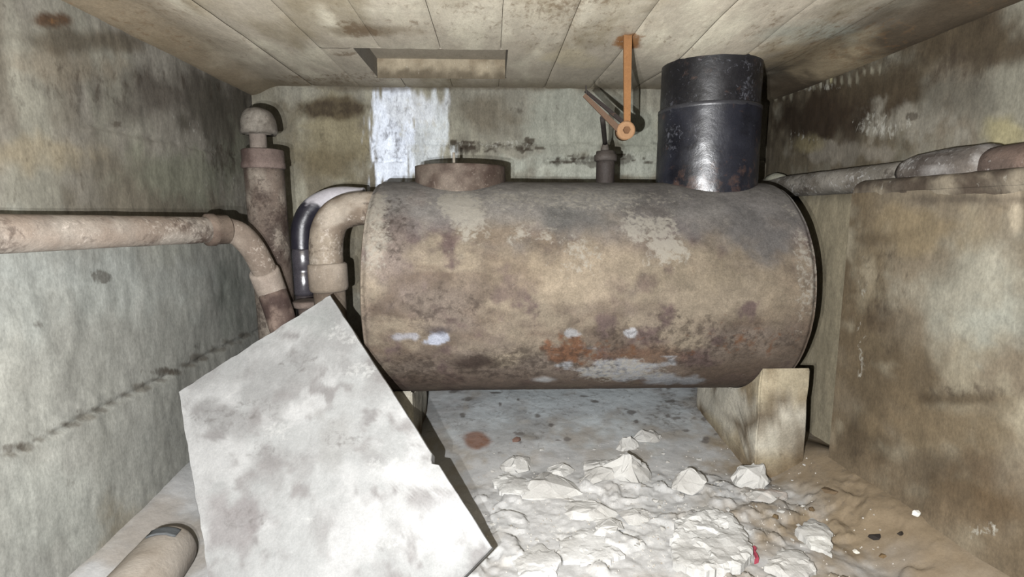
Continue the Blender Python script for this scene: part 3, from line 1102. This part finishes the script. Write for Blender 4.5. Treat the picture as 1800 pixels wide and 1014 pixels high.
# loose ring lying between the pipes
c0 = PY(540, 532, 2.47)
fl = thing('pipe_flange', 'small worn brown flange ring behind the top edge of the slab', 'flange', (c0[0], c0[1], c0[2] - .03))
pth, rad = ring_profile(c0 - np.array((0, 0, .02)), c0 + np.array((0, 0, .012)), [(0, .058), (.1, .066), (.85, .066), (.9, .060), (1, .052)])
link('ring', const_paint(tube_mesh('ring', pth, rad, 36, wob=.004), (120, 104, 94), .9, d=.3), fl, M_rust)
link('stub', const_paint(tube_mesh('stub', along(c0 - np.array((0, 0, .018)), (c0[0], c0[1], .0), 6), .04, 24), (96, 82, 74), .9, d=.3), fl, M_rust)

# ---- pipe on the ledge of the right wall
M_grey = material('cement-smeared pipe', dark=(54, 44, 36), pale=(200, 198, 194), rust=(112, 86, 58), scale=1.4, bump=.5, mott=.35)
rp = thing('ledge_pipe', 'grey cement-smeared pipe with a bell joint on the right wall ledge', 'pipe', (1.56, 2, LZ))
pd = (PIPE_R[1] - PIPE_R[0]) / (PIPE_R[1][1] - PIPE_R[0][1])


def onp(y, dz=0.0):
    p_ = PIPE_R[0] + pd * (y - PIPE_R[0][1])
    return np.array([p_[0], p_[1], PIPE_R[0][2] + dz])


link('straight_pipe', const_paint(tube_mesh('straight_pipe', [onp(y) for y in np.linspace(3.15, 1.9, 40)], .055, 40, wob=.006), (112, 106, 96), 1.3, [(92, 84, 74), (136, 130, 120)], 6, .25, .2, .15, 6, pipe_ex), rp, M_grey)
pth = [onp(y, .006) for y in (1.98, 1.955, 1.93, 1.86, 1.78, 1.70, 1.66, 1.645, 1.63)]
link('bell_joint', const_paint(tube_mesh('bell_joint', pth, [.055, .060, .066, .071, .073, .074, .074, .070, .058], 44, wob=.010), (100, 92, 84), 1.3, [(74, 66, 60), (140, 136, 132)], 9, .3, .3, .1, 7, pipe_ex), rp, M_grey)
link('near_pipe', const_paint(tube_mesh('near_pipe', [onp(y, .004) for y in np.linspace(1.66, -.5, 40)], .062, 40, wob=.008), (112, 92, 80), 1.2, [(84, 70, 62)], 6, .35, .2, .2, 9, pipe_ex), rp, M_grey)
me = tube_mesh('cement_cap', [onp(3.0, .03), onp(2.97, .04), onp(2.9, .045), onp(2.84, .04), onp(2.80, .03)], [.01, .032, .038, .03, .01], 16, wob=.02)
link('cement_cap', const_paint(me, (150, 148, 130), 1.3), rp, M_grey)

# cement haunch bedding the pipe on the ledge
ys_ = np.linspace(LY1 - .005, YF, 160)
hp = []
for y in ys_:
    c_ = onp(y, .004)
    xe = LX0 + SL * (LY1 - y)
    for t in np.linspace(0, 1, 9):
        a_ = np.array((c_[0] - .050, y, c_[2] - .012))
        b_ = np.array((xe + .004, y, LZ - .022))
        q_ = a_ + (b_ - a_) * t
        q_[0] -= .022 * math.sin(t * math.pi)
        q_[2] += .020 * math.sin(t * math.pi)
        hp.append(q_)
hp = np.array(hp)
k_ = np.tile(np.linspace(0, 1, 9), len(ys_))
hp[:, 0] -= (fbm(hp, 9, 4, 55) - .5) * .03 * np.sin(k_ * math.pi) ** .5
hp[:, 2] += (fbm(hp, 7, 4, 57) - .5) * .04 * k_
link('cement_haunch', const_paint(grid_mesh('cement_haunch', hp, len(ys_), 9), (104, 94, 82), .95, [(80, 68, 56), (140, 128, 108)], 7, .35, .25, .15, 12), wr, M_wall)

# ---- leaning slab
M_slab = material('whitewashed slab', dark=(140, 134, 130), pale=(244, 244, 240), rust=(170, 150, 130), scale=1.3, bump=.4, mott=.24, gain=.46)
T, Rr, Mm = PY(580, 518, 2.12), PZ(865, 962, .18), PZ(815, 1014, .113)
nrm = np.cross(T - Rr, Mm - Rr)
nrm /= np.linalg.norm(nrm)
if nrm[1] > 0:
    nrm = -nrm


def HS0(x, y):
    r = ray(x, y)
    return CAM + r * ((T - CAM) @ nrm) / (r @ nrm)


eu = (Rr - T) / np.linalg.norm(Rr - T)
ev = np.cross(nrm, eu)
if ev @ (HS0(312, 692) - T) < 0:
    ev = -ev
HS = lambda x, y: ((HS0(x, y) - T) @ eu, (HS0(x, y) - T) @ ev)
zf = -.005
corner = [np.array(HS(*q)) for q in ((580, 518), (313, 688))]
Lp, Np = HS0(312, 700), HS0(365, 1014)
Lb = Lp + (Np - Lp) * (zf - Lp[2]) / (Np[2] - Lp[2])
Mb = Rr + (Mm - Rr) * (zf - Rr[2]) / (Mm[2] - Rr[2])
to = lambda p: np.array(((p - T) @ eu, (p - T) @ ev))
A0, A1, A2, A3, A4 = to(T), corner[1], to(Lb), to(Mb), to(Rr)
# outline with worn edges and a chip knocked out of the right-hand edge
chip = np.array(HS(771, 806))
out = []


def edge_pts(a, b, n, amp, seed):
    d = (b - a) / np.linalg.norm(b - a)
    nn = np.array((-d[1], d[0]))
    ts = np.linspace(0, 1, n, endpoint=False)
    w_ = (fbm(np.column_stack([ts * 14, np.zeros(n), np.zeros(n)]), 1.3, 4, seed) - .5) * 2 * amp
    w_[0] = 0
    return [a + (b - a) * t + nn * q for t, q in zip(ts, w_)]


out += edge_pts(A0, A1, 36, .006, 1)
out += edge_pts(A1, A2, 40, .006, 2)
out += edge_pts(A2, A3, 24, .004, 3)
out += edge_pts(A3, A4, 10, .004, 4)
ed = edge_pts(A4, A0, 70, .003, 5)
dd = np.array((0, 1.0))
for i, q in enumerate(ed):
    u = abs((q - chip)[0])
    if u < .016:
        ed[i] = q + dd * .020 * (1 - .4 * (u / .016)) * (1 if (A1 - A0)[1] > 0 else -1)
out += ed
cen = sum(out) / len(out)
rings = [1 - .006, .97, .93, .87, .80, .72, .64, .56, .48, .40, .32, .24, .16, .08]
TK = .055
no = len(out)
V, top2 = [], []


def at(q, h):
    return T + eu * q[0] + ev * q[1] + nrm * h


for q in out:
    V.append(at(q, -TK))
for q in out:
    V.append(at(q, -.004))
for f in rings:
    for q in out:
        V.append(at(cen + (q - cen) * f, 0))
V.append(at(cen, 0))
V = np.array(V)
h = (fbm(V, 5, 3, 21) - .5) * .007 + (fbm(V, 40, 3, 22) - .5) * .0025
h[:2 * no] = 0
V += h[:, None] * nrm
Fc = []
nr = len(rings) + 2
for k in range(nr - 1):
    for s in range(no):
        s2 = (s + 1) % no
        Fc.append((k * no + s, k * no + s2, (k + 1) * no + s2, (k + 1) * no + s))
for s in range(no):
    Fc.append(((nr - 1) * no + s, (nr - 1) * no + (s + 1) % no, nr * no))
Fc.append(tuple(range(no))[::-1])
me = mesh('leaning_slab', V, Fc)
bm = bmesh.new()
bm.from_mesh(me)
big = [e_ for e_ in bm.edges if e_.calc_length() > .02 and all(len(f.verts) < 5 for f in e_.link_faces)]
bmesh.ops.subdivide_edges(bm, edges=big, cuts=2, use_grid_fill=True)
bmesh.ops.recalc_face_normals(bm, faces=bm.faces)
bm.to_mesh(me)
bm.free()
co = np.empty(len(me.vertices) * 3)
me.vertices.foreach_get('co', co)
P0 = co.reshape(-1, 3)
pt = Paint(P0, np.column_stack([(P0 - T) @ eu, (P0 - T) @ ev]), HS, (207, 208, 206), .49, 900)
pt.var((190, 189, 187), 7, .46, .62, (1, 1, 1))
pt.var((226, 226, 224), 6, .5, .66)
pt.var((176, 172, 170), 15, .54, .72)
pt.blob(430, 900, 70, 60, (172, 164, 163), .7, nz=1.4, nsc=12)
pt.blob(390, 730, 60, 30, (172, 170, 168), .7, nz=1.4, nsc=12)
pt.blob(480, 650, 120, 50, (192, 192, 190), .6, nz=1.4)
pt.blob(600, 770, 60, 50, (186, 184, 180), .6, nz=1.4, nsc=12)
pt.blob(700, 830, 90, 30, (240, 240, 238), .9)
pt.blob(790, 900, 60, 50, (238, 238, 238), .7)
pt.blob(545, 560, 60, 30, (196, 200, 196), .7)
pt.blob(355, 860, 12, 130, (224, 224, 222), .8)
for x, y in ((680, 815), (540, 915), (680, 950), (490, 760), (600, 590), (640, 650)):
    pt.add(1, x, y, 40, 22, .5)
for x, y in ((440, 720), (360, 740), (600, 770), (430, 910), (520, 640), (470, 800)):
    pt.add(0, x, y, 50, 26, .42)
pt.m[:, 0] += .12
pt.m[:, 1] += .12
set_paint(me, np.clip(pt.c, 0, .92), pt.m)
tag(link('leaning_slab', me, None, M_slab, False), 'large whitewashed concrete slab leaning askew in front of the tank', 'slab')

# ---- stub of pipe by the left wall
M_stub = material('buff clay stub', dark=(84, 70, 58), pale=(226, 216, 202), rust=(150, 126, 98), scale=1.6, bump=.35, mott=.22)
c1 = PY(292, 974, 1.68)
c2 = PY(200, 1085, 1.32)
st = thing('pipe_stub', 'buff rounded pipe end with a grey patch, low beside the left wall', 'pipe', (c1[0], c1[1], 0))
ax = (c1 - c2) / np.linalg.norm(c1 - c2)
pth, rad = [], []
for t in np.linspace(0, 1, 10):
    pth.append(c2 - ax * .2 + (c1 - c2 + ax * .2) * t)
    rad.append(.090)
for t in np.linspace(.12, 1, 9):
    pth.append(c1 + ax * .06 * math.sin(t * math.pi / 2))
    rad.append(max(.003, .090 * math.cos(t * math.pi / 2) ** .7))
V0 = tube_mesh('body', pth, rad, 40, wob=.006)
link('body', const_paint(V0, (196, 182, 164), .7, [(160, 142, 122), (212, 200, 184)], 7, .12, .2), st, M_stub)
# grey patch: a thin curved scab on the top of the stub
up_ = np.array((0, 0, 1.0)) - ax * ax[2]
up_ /= np.linalg.norm(up_)
sd = np.cross(ax, up_)
V, Fc = [], []
g = 7
c3 = c1 + ax * (-.04)
for i in range(g):
    for j in range(g):
        an = math.radians(-26 + 52 * i / (g - 1)) + .12
        rj = .094 + random.uniform(-.0005, .001)
        s_ = -.035 + .07 * j / (g - 1)
        if s_ > .01:
            rj = .0915 * max(.2, math.cos((s_ - .01) / .06 * 1.2)) ** .7 + .004
        V.append(c3 + ax * (s_ + random.uniform(-.002, .002)) + (up_ * math.cos(an) + sd * math.sin(an)) * rj)
for i in range(g - 1):
    for j in range(g - 1):
        Fc.append((i * g + j, i * g + j + 1, (i + 1) * g + j + 1, (i + 1) * g + j))
me = mesh('grey_patch', V, Fc)
po = link('grey_patch', const_paint(me, (112, 116, 118), .72), st, M_stub, True)
po['label'] = 'dull grey patch'
sol = po.modifiers.new('thickness', 'SOLIDIFY')
sol.thickness = .004

# ================================================================== rubble
M_chalk = material('broken plaster', dark=(150, 142, 132), pale=(246, 245, 240), rust=(160, 130, 96), scale=3, bump=.4, mott=.15, gain=.85)
M_stone = material('dark stone', dark=(40, 36, 32), pale=(120, 112, 100), rust=(96, 76, 56), scale=3, bump=.4, mott=.3)


def stone_mesh(sx, sy, sz, n=16, seed=0):
    rnd = random.Random(seed)
    bm = bmesh.new()
    for _ in range(n):
        v = Vector((rnd.gauss(0, 1), rnd.gauss(0, 1), rnd.gauss(0, 1))).normalized()
        k = rnd.uniform(.82, 1.08)
        z = v.z * sz * k
        bm.verts.new((v.x * sx * k, v.y * sy * k, max(z, -.25 * sz)))
    bmesh.ops.convex_hull(bm, input=list(bm.verts))
    for v in [v for v in bm.verts if not v.link_faces]:
        bm.verts.remove(v)
    if n > 20:
        bmesh.ops.triangulate(bm, faces=bm.faces)
        bmesh.ops.subdivide_edges(bm, edges=bm.edges, cuts=3, smooth=.1)
        C_ = np.array([v.co for v in bm.verts])
        R_ = fbm(C_ + seed, 2.4 / sx, 3, seed) - .5
        for v, q in zip(bm.verts, R_):
            k = 1 + .7 * q
            fl = 1 + .45 * max(0.0, 1 - max(v.co.z, 0) / sz)
            v.co = Vector((v.co.x * k * fl, v.co.y * k * fl, v.co.z * k))
    me = bpy.data.meshes.new('chunk')
    bm.to_mesh(me)
    bm.free()
    return me


def crust_mesh(pts, th, seed):
    """flat broken scab with a ragged outline; pts are floor points"""
    rnd_ = random.Random(seed)
    c = sum(pts) / len(pts)
    out = []
    for a, b in zip(pts, pts[1:] + pts[:1]):
        m = max(2, int(np.linalg.norm(b - a) / .012))
        for k in range(m):
            out.append(a + (b - a) * k / m + np.array((rnd_.uniform(-1, 1), rnd_.uniform(-1, 1))) * .007 - c)
    n = len(out)
    out = np.array(out)
    lo, hi = out.min(0), out.max(0)
    gx_, gy_ = np.meshgrid(np.arange(lo[0], hi[0], .011), np.arange(lo[1], hi[1], .011), indexing='ij')
    g_ = np.column_stack([gx_.ravel(), gy_.ravel()])
    g_ += (np.array([[rnd_.random(), rnd_.random()] for _ in g_]) - .5) * .006
    nxt = np.roll(out, -1, 0)
    cross_ = ((out[None, :, 1] > g_[:, None, 1]) != (nxt[None, :, 1] > g_[:, None, 1])) & (
        g_[:, None, 0] < (nxt[None, :, 0] - out[None, :, 0]) * (g_[:, None, 1] - out[None, :, 1]) / (nxt[None, :, 1] - out[None, :, 1] + 1e-12) + out[None, :, 0])
    ins = cross_.sum(1) % 2 == 1
    dist = np.sqrt(((g_[:, None] - out[None]) ** 2).sum(-1)).min(1)
    g_ = g_[ins & (dist > .006)]
    allp = np.vstack([out, g_])
    rv = delaunay_2d_cdt([Vector(q) for q in allp], [], [list(range(n))], 1, 1e-6)
    co2 = np.array([tuple(v) for v in rv[0]])
    P_ = np.column_stack([co2 + c, np.full(len(co2), seed * .37)])
    hz = th * (.55 + .9 * fbm(P_, 16, 4, 4 + seed)) + .35 * th * sm(.5, .54, fbm(P_, 11, 3, 40 + seed))
    bd = np.sqrt(((co2[:, None] - out[None]) ** 2).sum(-1)).min(1)
    hz = hz * (.75 + .25 * sm(0, .02, bd))
    V = [(q[0], q[1], h_) for q, h_ in zip(co2, hz)]
    Fc = [tuple(f) for f in rv[2]]
    cnt = {}
    for f in Fc:
        for u, v in zip(f, f[1:] + f[:1]):
            cnt[(u, v)] = 1
    m = len(V)
    V += [(q[0], q[1], -.03) for q in co2]
    Fc += [(v, u, u + m, v + m) for (u, v) in cnt if (v, u) not in cnt]
    me = mesh('crust', V, Fc)
    bm = bmesh.new()
    bm.from_mesh(me)
    bmesh.ops.delete(bm, geom=[v for v in bm.verts if not v.link_faces], context='VERTS')
    bmesh.ops.recalc_face_normals(bm, faces=bm.faces)
    bm.to_mesh(me)
    bm.free()
    return me, c


GF = .95
lumps = [
    # x, y(base), half width px, height px, label
    (1106, 852, 34, 40, 'pale peaked plaster lump standing alone under the middle of the tank'),
    (1140, 788, 22, 14, 'small white plaster flake farthest back on the floor'),
    (1102, 800, 20, 16, 'small jagged plaster piece just behind the pale peaked lump'),
    (909, 832, 26, 18, 'white plaster lump nearest the slab, beyond the flat white scab'),
    (985, 842, 22, 20, 'cracked plaster lump in the middle of the back row'),
    (1048, 830, 26, 12, 'flat plaster piece left of the pale peaked lump'),
    (1056, 856, 30, 14, 'low plaster scab in front of the flat piece'),
    (970, 868, 46, 14, 'long low plaster scab in front of the cracked lump'),
    (1216, 866, 30, 24, 'plaster lump between the peaked lump and the pier'),
    (1328, 858, 40, 30, 'bulky white plaster block in front of the pier'),
    (1346, 884, 34, 16, 'pinkish plaster piece just in front of the bulky block'),
    (1215, 938, 30, 24, 'plaster lump behind the biggest flat scab'),
    (1070, 935, 24, 12, 'low plaster piece left of the biggest flat scab'),
    (1120, 912, 30, 10, 'thin plaster flake with a dark pebble at its corner'),
    (1040, 905, 40, 14, 'long cracked plaster flake in the middle of the rubble'),
]
for i, (x, y, hw, hh, lab) in enumerate(lumps):
    p = PZ(x, y, .02)
    d = p[1]
    sx_, sz_ = hw / F * d, hh / F * d * 1.1
    me = stone_mesh(sx_, max(sx_ * .7, .02), sz_, 22, 40 + i)
    base = (214, 212, 206) if i != 10 else (206, 186, 172)
    o = link('plaster_chunk', const_paint(me, base, GF, [(196, 193, 186)], 14, .12, .25, .02, i), None, M_chalk, False)
    o.location = (p[0], p[1] + sx_ * .3, floor_at(p[0], p[1]))
    o.rotation_euler = (random.uniform(-.1, .1), random.uniform(-.1, .1), random.uniform(0, .6))
    tag(o, lab, 'rubble', 'broken plaster on the floor')
crusts = [
    ([(862, 860), (890, 846), (925, 858), (940, 872), (920, 884), (880, 880)], .016, 'flat white scab of plaster closest to the slab edge', (222, 221, 216)),
    ([(1180, 960), (1190, 925), (1240, 908), (1285, 915), (1310, 950), (1322, 985), (1300, 1012), (1230, 1018), (1185, 1000)], .03, 'biggest flat broken plaster scab, beside the small red scrap', (218, 217, 212)),
    ([(1395, 945), (1425, 918), (1455, 932), (1462, 958), (1458, 985), (1425, 968)], .028, 'angular white plaster plate on the brown dirt', (224, 222, 214)),
    ([(1345, 1005), (1372, 972), (1412, 980), (1436, 1012), (1400, 1030)], .02, 'plaster plate at the bottom edge, left of the angular plate', (206, 203, 196)),
    ([(985, 955), (1030, 935), (1080, 950), (1095, 980), (1050, 1000), (990, 990)], .018, 'wide flat plaster scab left of the biggest one', (222, 221, 217)),
    ([(900, 985), (950, 960), (985, 985), (980, 1015), (915, 1020)], .016, 'flat plaster scab at the bottom edge near the slab foot', (224, 223, 220)),
    ([(1215, 905), (1250, 898), (1270, 908), (1240, 916)], .014, 'thin plaster sliver on the back of the biggest scab', (214, 212, 206)),
]
for i, (pp, th, lab, base) in enumerate(crusts):
    pts = [PZ(x, y, .01)[:2] for x, y in pp]
    me, c = crust_mesh(pts, th * (.85 if i in (0, 1, 2, 3) else .65), i)
    o = link('plaster_scab', const_paint(me, base, GF, [(198, 196, 190)], 9, .14, .3, .02, 60 + i), None, M_chalk, False)
    o.location = (c[0], c[1], floor_at(*c))
    tag(o, lab, 'rubble', 'broken plaster on the floor')

# crumbs between the lumps
protos = [const_paint(stone_mesh(1, .8, .55, 12, 200 + i), (212, 209, 202), GF, [(180, 174, 164)], .8, .2, .2) for i in range(4)]
rnd = random.Random(5)
n = 0
while n < 130:
    x, y = rnd.uniform(845, 1420), rnd.uniform(800, 1012)
    if x < 865 + (y - 960) * .65 + 10 or rnd.random() > .25 + .75 * math.exp(-((x - 1120) / 220) ** 2) * math.exp(-((y - 900) / 70) ** 2):
        continue
    p = PZ(x, y, .01)
    s = rnd.choice([.006, .008, .010, .013, .018])
    o = link('plaster_crumb', protos[n % 4], None, M_chalk, False)
    o.scale = (s, s, s * .8)
    o.location = (p[0], p[1], floor_at(p[0], p[1]))
    o.rotation_euler = (0, 0, rnd.uniform(0, 6.28))
    tag(o, 'small crumb of pale plaster scattered among the rubble on the floor', 'rubble', 'plaster crumbs scattered on the floor')
    n += 1

# single stones and scraps
for i, (x, y, hw, hh, lab, base, mat, g) in enumerate([
    (1536, 966, 15, 9, 'black stone on the brown dirt right of the angular plate', (52, 46, 42), M_stone, 1.0),
    (1580, 978, 8, 5, 'little dark stone in front of the black one', (58, 50, 42), M_stone, 1.0),
    (1604, 968, 11, 10, 'white pebble on the dirt at the foot of the right wall', (216, 214, 204), M_chalk, 1.2),
    (1362, 922, 7, 8, 'brown angular pebble between the pier and the angular plate', (104, 84, 56), M_stone, 1.3),
    (1124, 912, 9, 8, 'dark grey pebble on the white rubble', (96, 92, 90), M_stone, 1.3),
    (1460, 898, 20, 6, 'flat dark brown stone on the dirt by the right wall', (110, 90, 66), M_stone, 1.2),
    (1425, 912, 8, 5, 'small brown stone behind the angular plate', (100, 80, 54), M_stone, 1.2),
    (908, 795, 9, 7, 'dark brown pebble beside the rusty floor stain', (112, 84, 72), M_stone, 1.2),
    (1550, 990, 9, 5, 'brown stone in front of the black one, nearest the viewer', (116, 92, 60), M_stone, 1.2),
    (1505, 975, 9, 4, 'pale flat chip left of the black stone', (210, 204, 190), M_chalk, 1.2),
]):
    p = PZ(x, y, .01)
    sx_, sz_ = hw / F * p[1], hh / F * p[1] * 1.2
    me = stone_mesh(sx_, sx_ * .7, sz_, 18, 300 + i)
    o = link('stone', const_paint(me, base, g, d=.05, p=.02, r=.02), None, mat, False)
    o.location = (p[0], p[1], floor_at(p[0], p[1]))
    tag(o, lab, 'stone')
p = PZ(1325, 978, .012)
pts = [np.array(PZ(*q, .012)[:2]) for q in ((1318, 968), (1326, 966), (1334, 984), (1328, 990))]
me, c = crust_mesh(pts, .012, 88)
o = link('red_scrap', const_paint(me, (196, 70, 90), 1.0, d=0, p=0, r=0), None, M_chalk, False)
o.location = (c[0], c[1], floor_at(*c) + .004)
tag(o, 'tiny red scrap at the right edge of the biggest plaster scab', 'scrap')

# grit nobody could count
rnd = random.Random(9)
V, Fc = [], []
for _ in range(2600):
    x, y = rnd.uniform(-.1, 1.4), rnd.uniform(1.2, 2.5)
    if rnd.random() > .15 + .85 * math.exp(-((x - .6) / .5) ** 2 - ((y - 1.85) / .3) ** 2):
        continue
    s = rnd.uniform(.0015, .005)
    z = floor_at(x, y)
    n = len(V)
    a = rnd.uniform(0, 6)
    for k in range(4):
        V.append((x + s * math.cos(a + k * 1.57), y + s * math.sin(a + k * 1.57), z - .001))
    V.append((x, y, z + s * .9))
    Fc += [(n + k, n + (k + 1) % 4, n + 4) for k in range(4)]
me = mesh('floor_grit', V, Fc)
o = link('floor_grit', const_paint(me, (190, 184, 174), 1.2, [(150, 138, 122)], 30, .2, .1), None, M_chalk, False)
o['kind'] = 'stuff'
tag(o, 'fine grit and plaster dust strewn over the floor', 'grit')
